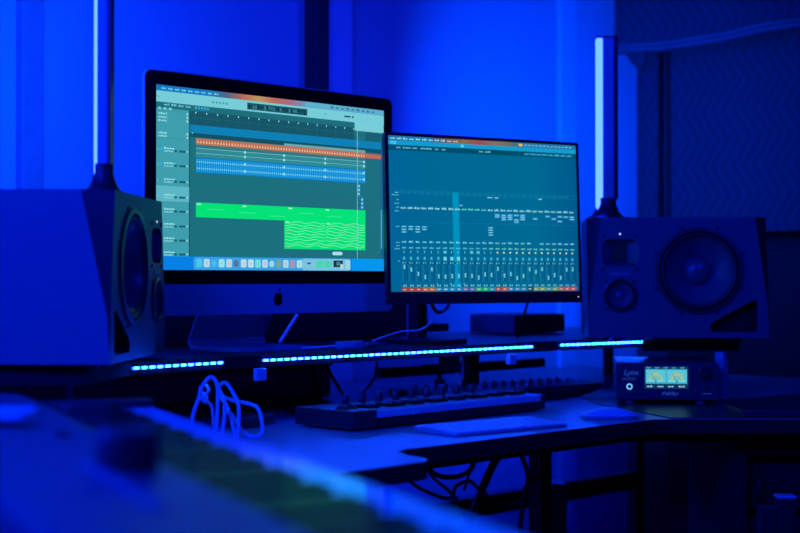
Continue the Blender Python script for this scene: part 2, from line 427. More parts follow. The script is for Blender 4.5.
# ---------------------------------------------------------------- speakers
def speaker(label, loc, rz, sgn):
    w, h, dp = .395, .266, .30
    t = thing('studio_monitor_speaker', label, 'speaker', loc, rz, 'three way studio speakers')
    hw = w / 2; ins = .030; sb = .045
    fx = lambda a: a * sgn
    # cabinet shell: sides, top, bottom, back and the tapering corner facets
    bm = bmesh.new()
    v = {}
    for s in (-1, 1):
        v[s, 'fb'] = bm.verts.new((s * hw, 0, 0)); v[s, 'ft'] = bm.verts.new((s * (hw - ins), 0, h))
        v[s, 'st'] = bm.verts.new((s * hw, sb, h)); v[s, 'bb'] = bm.verts.new((s * hw, dp, 0)); v[s, 'bt'] = bm.verts.new((s * hw, dp, h))
        v[s, 'sm'] = bm.verts.new((s * hw, .004, .07)); v[s, 'fm'] = bm.verts.new((s * (hw - .003), 0, .07))
    for s in (-1, 1):
        bm.faces.new((v[s, 'fb'], v[s, 'sm'], v[s, 'st'], v[s, 'bt'], v[s, 'bb']))
        bm.faces.new((v[s, 'fm'], v[s, 'ft'], v[s, 'st'], v[s, 'sm'])).material_index = 1
        bm.faces.new((v[s, 'fb'], v[s, 'fm'], v[s, 'sm'])).material_index = 1
    bm.faces.new((v[-1, 'ft'], v[1, 'ft'], v[1, 'st'], v[1, 'bt'], v[-1, 'bt'], v[-1, 'st']))
    bm.faces.new((v[-1, 'fb'], v[1, 'fb'], v[1, 'bb'], v[-1, 'bb']))
    bm.faces.new((v[-1, 'bb'], v[1, 'bb'], v[1, 'bt'], v[-1, 'bt']))
    cabo = link('cabinet', bm, ['cab', 'blacksatin'], t)
    # front plate with cut-outs
    wc, wr = (fx(.046), .148), .090
    mc, mr = (fx(-.127), .094), .036
    tw = rrect(-.127 - .040, -.127 + .040, .157, .218, .020); tw = [(fx(a), b) for a, b in tw]
    port = [(.070, .020), (.075, .013), (.168, .013), (.172, .017), (.172, .078), (.166, .082), (.160, .081), (.078, .036), (.070, .028)]
    port = [(fx(a), b) for a, b in port]
    bm = bmesh.new()
    plate_holes(bm, [(-hw, 0), (hw, 0), (hw - .003, .07), (hw - ins, h), (-hw + ins, h), (-hw + .003, .07)], [circ(*wc, wr), circ(*mc, mr), tw, port], 0, .03, 0, 1)
    link('front_baffle', bm, ['baffle', 'void'], t)
    bm = bmesh.new(); q = [bm.verts.new((a, .030, b)) for a, b in port]; bm.faces.new(q); link('bass_port', bm, 'void', t)
    def driver(name, c, r, cr):
        k = r / .09
        ring = link(name, L([(r + .006 * k, 0), (r + .006 * k, -.004), (r - .002, -.005), (r - .004, -.001), (r - .004, .006)], axis='y', c=(c[0], 0, c[1]), n=56, caps=False), 'blacksatin', t, smooth=True)
        bm = bmesh.new()
        pr = [(r - .004, .004)] + [(r - .004 - .012 * k * (i / 6), .004 - .007 * k * math.sin(PI * i / 6)) for i in range(1, 7)]
        lathe(bm, pr, 'y', (c[0], 0, c[1]), 56, caps=False); link('surround', bm, 'rubber', ring, smooth=True)
        a = r - .016 * k
        pr = [(a, .004)] + [(a + (cr - a) * (i / 8), .004 + .042 * k * (i / 8) ** .8) for i in range(1, 9)]
        bm = bmesh.new(); lathe(bm, pr, 'y', (c[0], 0, c[1]), 56, caps=False); link('cone', bm, 'cone', ring, smooth=True)
        zc = .004 + .042 * k
        pr = [(cr * math.cos(R(x)), zc - cr * .75 * math.sin(R(x))) for x in (0, 15, 30, 45, 60, 75, 89.9)]
        bm = bmesh.new(); lathe(bm, pr, 'y', (c[0], 0, c[1]), 40, caps=False); link('dust_cap', bm, 'cone', ring, smooth=True)
        n = 8 if r > .05 else 4
        for i in range(n):
            an = 2 * PI * (i + .5) / n
            x, z = c[0] + (r + .012 * max(k, .6)) * math.cos(an), c[1] + (r + .012 * max(k, .6)) * math.sin(an)
            link('screw', L([(.0035, 0), (.0035, -.0018), (0, -.002)], axis='y', c=(x, 0, z), n=10), 'black', ring)
    driver('woofer', wc, wr, .032)
    driver('midrange', mc, mr, .012)
    # folded ribbon tweeter set back in its flared opening
    twr = thing('x', '', ''); bpy.data.objects.remove(twr)
    bm = bmesh.new(); cx = fx(-.127)
    for sx in (-1, 1):
        vs = [bm.verts.new(p) for p in ((cx + sx * .040, 0, .162), (cx + sx * .016, .022, .166), (cx + sx * .016, .022, .209), (cx + sx * .040, 0, .213))]
        bm.faces.new(vs)
    for za, zb in ((.157, .166), (.218, .209)):
        vs = [bm.verts.new(p) for p in ((cx - .036, 0, za), (cx + .036, 0, za), (cx + .016, .022, zb), (cx - .016, .022, zb))]
        bm.faces.new(vs)
    tq = link('tweeter', bm, 'cone', t)
    bm = bmesh.new(); n = 8
    for i in range(n):
        z0 = .166 + .043 * i / n; z1 = .166 + .043 * (i + 1) / n; zm = (z0 + z1) / 2
        for za, ya, zb, yb in ((z0, .022, zm, .017), (zm, .017, z1, .022)):
            vs = [bm.verts.new(p) for p in ((cx - .016, ya, za), (cx + .016, ya, za), (cx + .016, yb, zb), (cx - .016, yb, zb))]; bm.faces.new(vs)
    link('ribbon', bm, 'pleat', tq)
    for sx in (-1, 1):
        for z in (.152, .225): link('screw', L([(.0035, 0), (.0035, -.0018), (0, -.002)], axis='y', c=(cx + sx * .036, 0, z), n=10), 'black', tq)
    link('name_plate', B(cx - .022, cx + .022, -.0012, 0, .138, .143), 'grey', t)
    o = link('power_light', L([(.0022, 0), (.0022, -.0012), (0, -.0016)], axis='y', c=(cx, 0, .229), n=12), 'dot', t); o['label'] = 'tiny white power light'
    for sx in (-1, 1):
        for y in (.05, .25): link('foot', L([(.016, -.0105), (.016, -.001), (.015, 0)], c=(sx * .13, y, 0), n=20), 'rubber', t)
    return t
SZ = .8905
speaker('left studio speaker seen from its side, in front of the big computer', (1.355, 1.9615, SZ), R(42.4), -1)
speaker('right studio speaker facing the camera with a round woofer and wedge-shaped port', (2.650, 1.783, SZ), R(-49.4), 1)

# ---------------------------------------------------------------- LED tube lamps on the speakers
def tube_lamp(label, loc, rz, w, d, z0, h, sw, rear):
    t = thing('tube_lamp', label, 'lamp', loc, rz, 'upright LED light bars')
    # -x side carries the strip, seen face is -y
    pr = [(d * 1.35, 0), (d * 1.35, .003), (d * 1.15, .006), (d * .9, .013), (d * .72, .024), (d * .62, .036), (d * .62, .05)]
    bm = bmesh.new(); lathe(bm, pr, 'z', (0, 0, 0), 32)
    link('base', bm, 'black', t, smooth=True)
    bm = bmesh.new(); prism(bm, rrect(-w / 2 + sw, w / 2 - w * .16, -d / 2, d / 2, .003, 3), .048, z0 + h)
    link('housing', bm, 'tubecase', t, smooth=True)
    bm = bmesh.new(); box(bm, w / 2 - w * .16, w / 2, -d / 2 - .001, d / 2 + .001, .048, z0 + h)
    link('back_channel', bm, 'black', t)
    bm = bmesh.new(); prism(bm, rrect(-w / 2, -w / 2 + sw, -d * .42, d * .42, sw * .45, 4), z0, z0 + h - .002)
    o = link('light_strip', bm, 'strip', t, smooth=True); o['label'] = 'glowing pale blue light strip'
    ax = -w / 2 + .003; ln = (w - .008) / .6; az, bz = z0 + .02, z0 + h - .004
    bm = bmesh.new(); prism(bm, [(ax, d / 2 + .0005), (ax + .6 * ln, d / 2 + .0005), (ax + .6 * ln, d / 2 + .8 * ln)], az, bz)
    bm.normal_update()
    for f in bm.faces:
        if f.normal.x * -.8 + f.normal.y * .6 > .9 or f.normal.x * .8 - f.normal.y * .6 > .9: f.material_index = 1
    ld = bpy.data.lights.new('added_wall_glow', 'AREA'); ld.shape = 'RECTANGLE'; ld.size = .02; ld.size_y = (bz - az); ld.energy = rear[0]; ld.color = (0, .05, 1); ld.spread = R(rear[2])  # unseen area lamp and strip added behind the bar to brighten the wall
    lo = bpy.data.objects.new('added_wall_glow', ld); COL.objects.link(lo); lo.parent = t; lo.location = (0, d / 2 + .045, (az + bz) / 2)
    wv = Vector((rear[1][0], rear[1][1], 0)) - Vector((loc[0], loc[1], 0)); wv = Matrix.Rotation(-rz, 3, 'Z') @ wv
    lo.rotation_euler = wv.to_track_quat('-Z', 'Y').to_euler()
    o = link('added_rear_strip', bm, ['black', 'wallwash'], t); o['label'] = 'unseen rear strip added to brighten the wall'
    bm = bmesh.new(); prism(bm, rrect(-w / 2 - .001, w / 2 + .001, -d / 2 - .001, d / 2 + .001, .003, 3), z0 + h - .001, z0 + h + .003)
    link('end_cap', bm, 'black', t)
    return t
ztop = SZ + .266
tube_lamp('right upright LED light bar standing on the right speaker', (2.66, 1.985, ztop), R(-45), .048, .036, .020, .400, .0135, (13, (3.66, 2.75), 105))
tube_lamp('left upright LED light bar behind the left speaker', (1.290, 1.970, ztop), R(-45), .028, .026, .024, .55, .0055, (5.0, (1.45, 2.75), 100))
tag(link('lamp_cable', T([(2.60, 2.03, ztop + .004), (2.575, 2.04, ztop - .01), (2.54, 2.035, ztop - .03), (2.50, 2.05, ztop - .10), (2.50, 2.12, .885)], .0028), 'cable', smooth=True),
    'thin black cable running from the right light bar behind the smaller screen', 'cable')

# ---------------------------------------------------------------- all-in-one computer
K = 1.008
imac = thing('desktop_computer', 'large silver all-in-one computer showing a music arrangement on its screen', 'computer', (1.8073, 2.146, .88))
bw, z0, zc_, z1 = .633, .072, .158 - .024, .072 + .448 * K
hw = bw / 2
zs0 = 1.0367 - .88; sh = .336 * K
bm = bmesh.new()
# housing: rounded front outline, thin edge, bulged back
out = rrect(-hw, hw, z0, z1, .016, 5)
def ring(bm, pts, y, sc=1.0, cz=0): return [bm.verts.new((a * sc, y, cz + (b - cz) * sc)) for a, b in pts]
czz = (z0 + z1) / 2; rs = [ring(bm, out, .0015), ring(bm, out, .007), ring(bm, out, .012, .97, czz), ring(bm, out, .026, .75, czz), ring(bm, out, .038, .4, czz), ring(bm, out, .042, .12, czz)]
for a, b in zip(rs, rs[1:]):
    for i in range(len(a)): bm.faces.new((a[i], a[(i + 1) % len(a)], b[(i + 1) % len(a)], b[i]))
bm.faces.new(rs[0]); bm.faces.new(rs[-1])
link('housing', bm, 'alu', imac, smooth=True)
bm = bmesh.new()
zb = zs0 - .026
def slab(bm, pts, ya, yb):
    a = [bm.verts.new((x, ya, z)) for x, z in pts]; b = [bm.verts.new((x, yb, z)) for x, z in pts]
    bm.faces.new(a); bm.faces.new(b)
    for i in range(len(a)): bm.faces.new((a[i], a[(i + 1) % len(a)], b[(i + 1) % len(a)], b[i]))
ins = .0025
top = [p for p in rrect(-hw + ins, hw - ins, zb - .05, z1 - ins, .014, 5) if p[1] > zb + .05] + [(-hw + ins, zb), (hw - ins, zb)]
slab(bm, top, 0, .0014); link('bezel', bm, 'screenglass', imac)
bm = bmesh.new()
bot = [(hw, zb - .0005), (-hw, zb - .0005)] + [p for p in rrect(-hw, hw, z0, z0 + .1, .016, 5) if p[1] < z0 + .03]
slab(bm, bot, 0, .0014); chin = link('chin', bm, 'alu', imac); chin['label'] = 'plain silver strip under the screen'
# fruit mark on the chin
bm = bmesh.new(); pts = []
for i in range(48):
    a = 2 * PI * i / 48; r = 1 + .10 * math.cos(2 * a) * -.6
    x = math.cos(a) * r * .92; z = math.sin(a) * r
    if math.sin(a) > .75: z -= .16 * (1 - min(1, abs(x) / .5))
    if math.sin(a) < -.8: z += .09 * (1 - min(1, abs(x) / .35))
    dx, dz = x - 1.12, z - .12
    dd = math.hypot(dx, dz)
    if dd < .42: x, z = 1.12 + dx / dd * .42, .12 + dz / dd * .42
    pts.append((x * .0125, (z0 + zb) / 2 - .001 + z * .0125))
slab(bm, pts, -.0006, 0)
leaf = [(0.001, .0145), (.0015, .0185), (.0045, .0215), (.0068, .0222), (.0062, .0185), (.0035, .0155)]
slab(bm, [(a, (z0 + zb) / 2 - .001 + b) for a, b in leaf], -.0006, 0)
link('fruit_logo', bm, 'screenglass', imac)
# stand
bm = bmesh.new(); prof = [(.02, .006), (.12, .006), (.175, .007), (.18, .02), (.15, .07), (.10, .17), (.060, .26), (.045, .28)]
pa = [[bm.verts.new((sx * .097, y - .02, z)) for y, z in prof] for sx in (-1, 1)]
pb = [[bm.verts.new((sx * .097, y - .02 + (.006 if i > 2 else 0) , z - (.006 if i <= 3 else 0))) for i, (y, z) in enumerate(prof)] for sx in (-1, 1)]
for i in range(len(prof) - 1):
    bm.faces.new((pa[0][i], pa[1][i], pa[1][i + 1], pa[0][i + 1])); bm.faces.new((pb[0][i], pb[1][i], pb[1][i + 1], pb[0][i + 1]))
    for s in (0, 1): bm.faces.new((pa[s][i], pa[s][i + 1], pb[s][i + 1], pb[s][i]))
for i in (0, -1): bm.faces.new((pa[0][i], pa[1][i], pb[1][i], pb[0][i]))
link('stand', bm, 'alu', imac)
# the picture on the screen
D = Display(.580, sh); G = lambda *c: c
D.rect(0, 0, 1, 1, (28, 112, 124))
D.rect(0, 0, 1, .032, (20, 120, 190))
D.grad(.20, 0, .62, .032, [(20, 125, 195), (80, 100, 140), (180, 105, 85), (190, 150, 95), (185, 105, 90), (165, 110, 130), (110, 150, 190)])
D.rect(.62, 0, 1, .03, (95, 175, 205))
for i in range(9): D.word(.02 + i * .026, .010, .018, .012, (120, 215, 240))
for i in range(9): D.word(.74 + i * .025, .010, .014, .012, (30, 80, 120))
D.rect(0, .032, 1, .092, (118, 205, 215))
D.rect(.004, .06, .012, .07, (90, 190, 140))
for i in range(5): D.rect(.22 + i * .014, .058, .227 + i * .014, .070, (70, 150, 165))
D.rect(.365, .044, .63, .083, (25, 85, 100))
for i in range(26):
    x = .37 + i * .0098; D.rect(x, .05 + random.random() * .008, x + .006, .066 + random.random() * .014, random.choice([(12, 50, 62), (60, 130, 140), (15, 60, 70)]))
D.rect(.805, .057, .835, .066, (20, 60, 70)); D.rect(.842, .056, .85, .066, (20, 60, 70)); D.rect(.71, .055, .72, .067, (95, 180, 190))
D.rect(0, .092, 1, .125, (30, 110, 122))
for i in range(4): D.word(.03 + i * .028, .098, .02, .011, (120, 210, 215))
for i in range(5): D.rect(.15 + i * .012, .098, .158 + i * .012, .112, (50, 170, 215))
# track headers
D.rect(0, .125, .127, .925, (62, 158, 172))
D.rect(.127, .125, .131, .925, (18, 76, 88))
for i in range(3): D.rect(.008 + i * .02, .12, .018 + i * .02, .132, (130, 215, 220))
for vv in (.148, .167, .186, .253, .270): D.word(.008, vv, .034, .010, (150, 225, 230))
D.rect(0, .137, .127, .1385, (40, 130, 145)); D.rect(0, .285, .127, .2865, (40, 130, 145))
D.rect(0, .545, .127, .628, (92, 182, 196))
rows = (.335, .415, .502, .587, .664, .745, .822, .898)
for i, vv in enumerate(rows):
    D.word(.030, vv, .042, .010, (160, 230, 235)); D.word(.030, vv + .017, .036, .008, (140, 215, 225))
    if i < 2: D.rect(.014, vv + .004, .024, vv + .016, (40, 175, 230))
    D.rect(.070, vv + .012, .080, vv + .024, (25, 92, 108)); D.rect(.088, vv + .012, .113, vv + .024, (28, 98, 112))
    D.rect(.117, vv + .012, .122, vv + .022, (150, 225, 230)); D.rect(.004, vv + .008, .007, vv + .018, (120, 200, 205))
for vv in (.14, .16, .18, .25, .27): D.rect(.117, vv, .122, vv + .012, (165, 230, 232))
# ruler, global tracks
D.rect(.131, .125, .854, .2, (22, 86, 102))
for i in range(17):
    x = .152 + i * .0435
    D.rect(x, .128, x + .0035, .137, (175, 235, 235)); D.rect(x, .137, x + .0012, .925, (30, 108, 120))
for i in range(68): D.rect(.14 + i * .0108, .158, .1415 + i * .0108, .163, (60, 140, 150))
D.rect(.131, .200, 1, .245, (14, 128, 180))
D.rect(.131, .245, 1, .268, (20, 80, 96))
D.rect(.138, .243, .142, .249, (150, 220, 225))
# orange drum region
D.rect(.154, .272, .907, .326, (50, 120, 128))
D.rect(.525, .258, .907, .272, (100, 170, 172))
D.rect(.154, .272, .907, .306, (190, 112, 84))
for i in range(64):
    x = .158 + i * .0117
    D.poly([(x, .298), (x + .004, .280), (x + .0075, .298)], (235, 190, 150))
D.rect(.907, .279, 1, .304, (198, 104, 78))
# automation lanes
for vv in (.326, .352): D.rect(.154, vv, .907, vv + .024, (48, 138, 148)); D.rect(.154, vv, .907, vv + .0035, (110, 195, 195))
# blue audio regions
D.rect(.154, .378, .907, .462, (6, 128, 205))
for i in range(88):
    x = .157 + i * .00853
    D.rect(x, .384, x + .004, .456, (40, 168, 228)); D.rect(x, .398, x + .0045, .406, (120, 215, 240)); D.rect(x, .434, x + .0045, .442, (120, 215, 240))
for x in (.355, .525, .713, .900):
    for vv in (.327, .353, .395, .435): D.rect(x - .004, vv - .004, x + .004, vv + .010, (150, 228, 240))
D.rect(.127, .545, 1, .628, (30, 110, 124))
# small blue clips near the playhead
for x, v0, v1 in ((.868, .466, .545), (.884, .548, .622)):
    D.rect(x, v0, x + .014, v1, (20, 130, 190))
    for k in range(3): D.rect(x + .003, v0 + .008 + k * .024, x + .011, v0 + .020 + k * .024, (140, 215, 235))
# green regions
D.rect(.154, .627, .907, .708, (4, 226, 118)); D.rect(.526, .708, .907, .873, (4, 226, 118))
for i in range(7):
    vv = .715 + i * .017
    for x0, x1 in ((.53, .71), (.715, .903)):
        pts = [(x0 + (x1 - x0) * k / 8, vv + .006 * math.sin(k * 1.9 + i)) for k in range(9)]
        D.poly(pts + [(a, b + .0035) for a, b in reversed(pts)], (120, 240, 185))
for i in range(2):
    pts = [(.53 + .373 * k / 20, .838 + i * .014 + .007 * math.sin(k * 1.4 + i * .6)) for k in range(21)]
    D.poly(pts + [(a, b + .003) for a, b in reversed(pts)], (130, 242, 190))
for i in range(5): D.rect(.2 + i * .13, .66 + (i % 3) * .012, .27 + i * .13, .663 + (i % 3) * .012, (70, 236, 155))
for x, vv in ((.158, .632), (.345, .632), (.545, .632), (.715, .632), (.532, .714), (.720, .714)): D.rect(x, vv, x + .016, vv + .008, (150, 245, 200))
# right inspector, playhead
D.rect(.854, .092, .998, .142, (120, 205, 215)); D.rect(.866, .142, .8685, .925, (130, 205, 205)); D.rect(.907, .142, .985, .2, (26, 96, 110))
D.rect(.985, .142, 1, .925, (20, 96, 150))
D.rect(.985, .62, .989, .86, (90, 190, 215))
# dock
D.rect(0, .925, 1, 1, (8, 128, 228)); D.rect(.84, .925, 1, 1, (6, 150, 240))
def blob(u, v, r, col):
    D.poly([(u + r * math.cos(2 * PI * k / 14), v + r * 1.77 * math.sin(2 * PI * k / 14)) for k in range(14)], col)
D.poly([(a, b) for a, b in rrect(.145, .834, .928, .998, .012)], (60, 160, 225))
D.poly([(a, b) for a, b in rrect(.606, .834, .928, .998, .012)], (120, 195, 220))
x = .155
dcol = [(70, 200, 235), (175, 215, 230), (60, 190, 240), (150, 225, 235), (180, 215, 220), (80, 110, 150), (185, 220, 230), (185, 225, 230), (110, 225, 225), (180, 215, 225), (150, 220, 240), (110, 165, 160), (170, 215, 230), (160, 150, 180), (160, 225, 240)]
for i, c in enumerate(dcol):
    if i in (2, 5, 10): blob(x + .011, .962, .011, c)
    else: D.poly([(a, b) for a, b in rrect(x, x + .024, .938, .984, .007)], c)
    blob(x + .012, .962, .005, tuple(min(255, q * .75 + 40) for q in c)); x += .0305
D.rect(.63, .952, .646, .962, (30, 90, 120)); D.rect(.672, .942, .702, .982, (70, 215, 170)); D.rect(.709, .942, .739, .982, (70, 215, 170))
D.rect(.752, .938, .797, .978, (20, 50, 60)); D.rect(.766, .946, .785, .968, (70, 130, 140)); D.rect(.785, .96, .799, .99, (190, 210, 225)); D.rect(.81, .936, .832, .992, (150, 215, 225))
D.poly([(a, b) for a, b in rrect(.747, .795, .885, .906, .008)], (170, 225, 230))
s = D.build('screen', imac, -.0003); s.location.z = zs0; s['label'] = 'lit screen showing a teal music arrangement with green and blue regions'

# ---------------------------------------------------------------- second screen on an arm
mv = thing('monitor', 'smaller black monitor showing a teal mixing console, overlapping the computer', 'monitor', (2.2652, 1.999, .9936), R(-15.8))
mv.rotation_euler.x = R(-2.37)
mw, mh = .4725, .3213; zb0 = 0.0
hw = mw / 2 + .008
bm = bmesh.new(); out = rrect(-hw, hw, zb0 - .025, zb0 + mh + .007, .004, 3)
rs = [ring(bm, out, .0006), ring(bm, out, .012), ring(bm, out, .016, .96, zb0 + .16), ring(bm, out, .040, .62, zb0 + .16)]
for a, b in zip(rs, rs[1:]):
    for i in range(len(a)): bm.faces.new((a[i], a[(i + 1) % len(a)], b[(i + 1) % len(a)], b[i]))
bm.faces.new(rs[0]); bm.faces.new(rs[-1])
link('housing', bm, 'blacksatin', mv, smooth=True)
bm = bmesh.new(); slab(bm, rrect(-hw + .001, hw - .001, zb0 - .024, zb0 + mh + .006, .004, 3), 0, .0006); link('bezel', bm, 'black', mv)
o = link('power_light', B(hw - .012, hw - .0095, -.0006, 0, zb0 - .014, zb0 - .0115), 'dot', mv); o['label'] = 'tiny white power light'
D = Display(mw, mh)
bg = (0, 104, 146)
D.rect(0, 0, 1, 1, bg)
D.grad(0, .0, 1, 1, [(0, 100, 150), bg, bg, (0, 106, 146), (0, 88, 140)], n=10)
D.rect(0, 0, 1, .030, (30, 120, 175))
D.grad(.22, 0, .70, .030, [(50, 95, 140), (120, 80, 75), (135, 105, 80), (150, 80, 65), (125, 115, 100), (110, 110, 100), (40, 110, 160)], n=8)
D.rect(0, .030, 1, .058, (20, 155, 205))
D.grad(0, .058, 1, .092, [(0, 78, 112), (0, 76, 100), (0, 84, 128)], n=4)
for i in range(11): D.word(.01 + i * .032, .010, .024, .012, (150, 225, 240))
D.rect(.68, .008, .70, .024, (240, 190, 80))
for i in range(13): D.word(.712 + i * .021, .010, .012, .010, (150, 210, 235))
D.rect(.01, .036, .04, .052, (70, 200, 230))
D.rect(.370, .035, .384, .052, (90, 215, 230))
for u, w_ in ((.04, .022), (.072, .04), (.12, .025), (.16, .06), (.235, .018), (.465, .025), (.498, .03), (.27, .02)): D.word(u, .068, w_, .011, (110, 200, 225))
for i in range(8): D.word(.71 + i * .034, .068, .028, .012, (70, 190, 230))
D.rect(0, .345, 1, .348, (10, 118, 158)); D.rect(.05, .37, 1, .372, (20, 126, 165)); D.rect(.05, .45, 1, .452, (10, 118, 158)); D.rect(.05, .552, 1, .554, (20, 126, 165)); D.rect(.05, .43, 1, .431, (8, 96, 135))
for i in range(27): D.rect(.052 + i * .0337, .352, .075 + i * .0337, .366, (12, 116, 156))
n = 27
xs = [.056 + i * .0345 for i in range(n)]
D.rect(.319, .352, .352, .985, (0, 145, 190))
for vv, w_ in ((.36, .02), (.375, .035), (.405, .012), (.43, .022), (.455, .015), (.478, .022), (.577, .018), (.68, .018), (.70, .018), (.72, .026), (.80, .01)):
    D.word(.047 - w_, vv, w_, .008, (90, 190, 215))
for i, x in enumerate(xs):
    c = (150, 228, 238) if i < 9 or i > 12 else (90, 225, 200)
    D.word(x, .455, .026, .012, c)
    if i != 20: D.word(x + .002, .674, .022, .011, (120, 215, 235))
    D.word(x + .002, .712, .022, .010, (90, 205, 225) if i < 13 else (110, 225, 200))
    if i >= 14: D.poly([(x + .0115 + .0042 * math.cos(2 * PI * k / 8), .743 + .0062 * math.sin(2 * PI * k / 8)) for k in range(8)], (225, 240, 190))
    else: D.rect(x + .009, .735, x + .012, .752, (110, 205, 225))
    if i in (6, 10, 11): D.rect(x + .004, .735, x + .02, .752, (90, 195, 215))
    D.poly([(x + .011 + .0062 * math.cos(2 * PI * k / 10), .785 + .0115 * math.sin(2 * PI * k / 10)) for k in range(10)], (60, 178, 210))
    if i in (6, 7, 8): D.rect(x + .004, .774, x + .019, .797, (110, 220, 230))
    D.rect(x - .003, .808, x + .030, .820, (0, 70, 112)); D.rect(x + .002, .810, x + .008, .818, (130, 210, 230)); D.rect(x + .014, .810, x + .020, .818, (90, 180, 210))
    # fader slot, scale and cap
    D.rect(x + .022, .826, x + .026, .935, (0, 64, 108)); D.rect(x + .010, .826, x + .0135, .935, (0, 84, 128))
    for k in range(9): D.rect(x + .001, .832 + k * .012, x + .006, .834 + k * .012, (60, 165, 195))
    for k in range(9): D.rect(x + .029, .832 + k * .012, x + .031, .834 + k * .012, (60, 165, 195))
    fv = [.84, .857, .885, .905, .855, .90, .903, .899, .898, .893, .897, .909, .888, .891, .85, .895, .885, .912, .898, .852, .87, .851, .91, .891, .909, .853, .852, .889, .851][i]
    D.rect(x + .008, fv - .013, x + .0155, fv + .013, (120, 215, 230)); D.rect(x + .008, fv - .001, x + .0155, fv + .001, (10, 90, 130))
    D.rect(x + .004, .955, x + .010, .966, (110, 205, 225)); D.rect(x + .015, .955, x + .021, .966, (110, 205, 225))
    cols = [(190, 75, 60)] * 3 + [(200, 120, 60)] * 2 + [(30, 150, 225)] * 4 + [(90, 110, 200)] * 2 + [(20, 200, 130)] * 2 + [(30, 160, 215), (200, 70, 70), (205, 85, 85)] + [(20, 150, 215)] * 3 + [(0, 80, 120)] + [(130, 175, 110)] * 2 + [(40, 170, 190), (120, 175, 110), (190, 110, 90)] + [(215, 85, 105)] * 3 + [(150, 170, 110)] * 2
    D.rect(x - .003, .972, x + .0306, .996, tuple(q * .85 for q in cols[i])); D.word(x + .004, .981, .016, .007, (235, 225, 215))
for i, vs_ in ((0, (.577, .595, .612)), (1, (.577, .593)), (2, (.577, .593, .610)), (3, (.577, .593)), (13, (.574, .590, .606, .622))):
    for vv in vs_: D.rect(xs[i] - .002 if i == 13 else xs[i], vv, xs[i] + .026, vv + .009, (50, 165, 205)); D.word(xs[i] + .003, vv + .002, .018, .006, (165, 230, 240))
for i, vs_ in ((13, (.49, .503)), (14, (.49, .503)), (15, (.492, .506, .520)), (16, (.49, .503, .517)), (17, (.49, .520, .535)), (18, (.49, .503, .517)), (20, (.510,)), (22, (.492,)), (23, (.508,)), (24, (.492, .524)), (25, (.493,)), (26, (.493,)), (26, (.508,))):
    if i == 13: continue
    for vv in vs_: D.rect(xs[i] + .001, vv - .004, xs[i] + .028, vv + .008, (60, 160, 215)); D.word(xs[i] + .004, vv - .001, .02, .006, (150, 215, 240))
D.word(.504, .374, .026, .008, (150, 225, 235)); D.word(.54, .374, .022, .008, (150, 225, 235)); D.word(.78, .374, .022, .008, (150, 225, 235)); D.word(.355, .431, .016, .008, (140, 220, 230))
for i in range(5): D.rect(xs[5 + i] + .0, .945, xs[5 + i] + .006, .951, (120, 205, 225)) if i % 2 == 0 else None
s = D.build('screen', mv, -.0003); s.location.z = zb0; s['label'] = 'lit screen showing teal mixer channel strips'

arm = thing('monitor_mount', 'black monitor arm clamped to the shelf behind the smaller screen', 'monitor arm', (2.215, 2.16, .88))
link('post', L([(.020, 0), (.020, .19)], n=24), 'black', arm, smooth=True)
link('base_plate', B(-.05, .05, -.10, .05, .0005, .011), 'black', arm, bevel=.002)
bm = bmesh.new(); tube(bm, [(0, 0, .17), (.03, -.05, .17), (.056, -.107, .17)], .015, n=10); link('arm', bm, 'black', arm, smooth=True)
bm = bmesh.new(); box(bm, .025, .10, .0, .03, .024, .042); link('side_arm', bm, 'black', arm, bevel=.003)
bm = bmesh.new(); box(bm, -.028, .028, -.10, -.088, -.050, -.0235); box(bm, -.022, .022, -.10, -.03, -.056, -.044); link('clamp', bm, 'black', arm, bevel=.003)
link('clamp_screw', L([(.005, -.085), (.012, -.083), (.012, -.076), (.005, -.074), (.005, -.0565)], c=(0, -.065, 0), n=16), 'metal', arm, smooth=True)
link('hex_key', T([(.030, -.104, -.03), (.030, -.104, -.075)], .003), 'rim', arm)
tag(link('screen_cable', T([W(430, 300, 3.10), W(437, 312, 3.12), W(447, 308, 3.15), W(450, 296, 3.18)], .004), 'cable', smooth=True), 'thick black cable looping under the smaller screen', 'cable')
tag(link('thin_cable', T([W(372, 341, 2.905), W(392, 334, 2.93), W(404, 331, 2.94), W(418, 330, 2.95), W(428, 325, 2.96), W(432, 318, 3.0)], .0016), 'wcable', smooth=True), 'thin pale cable curving up beside the monitor arm', 'cable')

# things on the shelf
g = thing('charging_plug', 'oval blue-lit plug lying on the shelf under the big computer', 'plug', (1.930, 2.072, .8805), R(-2))
bm = bmesh.new(); prism(bm, rrect(-.034, .034, -.011, .011, .0105, 6), .0, .016); link('body', bm, 'tubecase', g, bevel=.003)
bm = bmesh.new(); prism(bm, rrect(-.03, .005, -.0125, -.0105, .0008, 2), .005, .013); link('inlay', bm, 'white', g)
link('tail', T([(-.034, 0, .008), (-.06, .01, .006), (-.10, .03, .004)], .002), 'wcable', g)
g = thing('cable_plug', 'small slim cable plug on the shelf right of the oval plug', 'plug', W(371, 339.5, 2.90) + Vector((0, 0, -.0025)), R(12))
g.location.z = .8805
bm = bmesh.new(); tube(bm, [(-.022, 0, .006), (-.012, 0, .006), (.012, 0, .006), (.020, 0, .006)], lambda t: .0055 if .1 < t < .8 else .003, n=10); link('body', bm, 'grey', g, smooth=True)
tag(link('white_rod', T([W(280, 342, 2.735), W(297, 315, 2.80)], .0035), 'wcable', smooth=True), 'pale slanted cable coming down from behind the big computer', 'cable')
g = thing('drive_box', 'small dull black box standing on the shelf under the smaller screen', 'drive box', (2.822, 2.392, .8805))
link('case', B(-.1, .1, -.074, .076, .002, .050), 'cab', g, bevel=.003)
link('front_panel', B(-.099, .099, -.0765, -.0745, .003, .049), 'black', g)
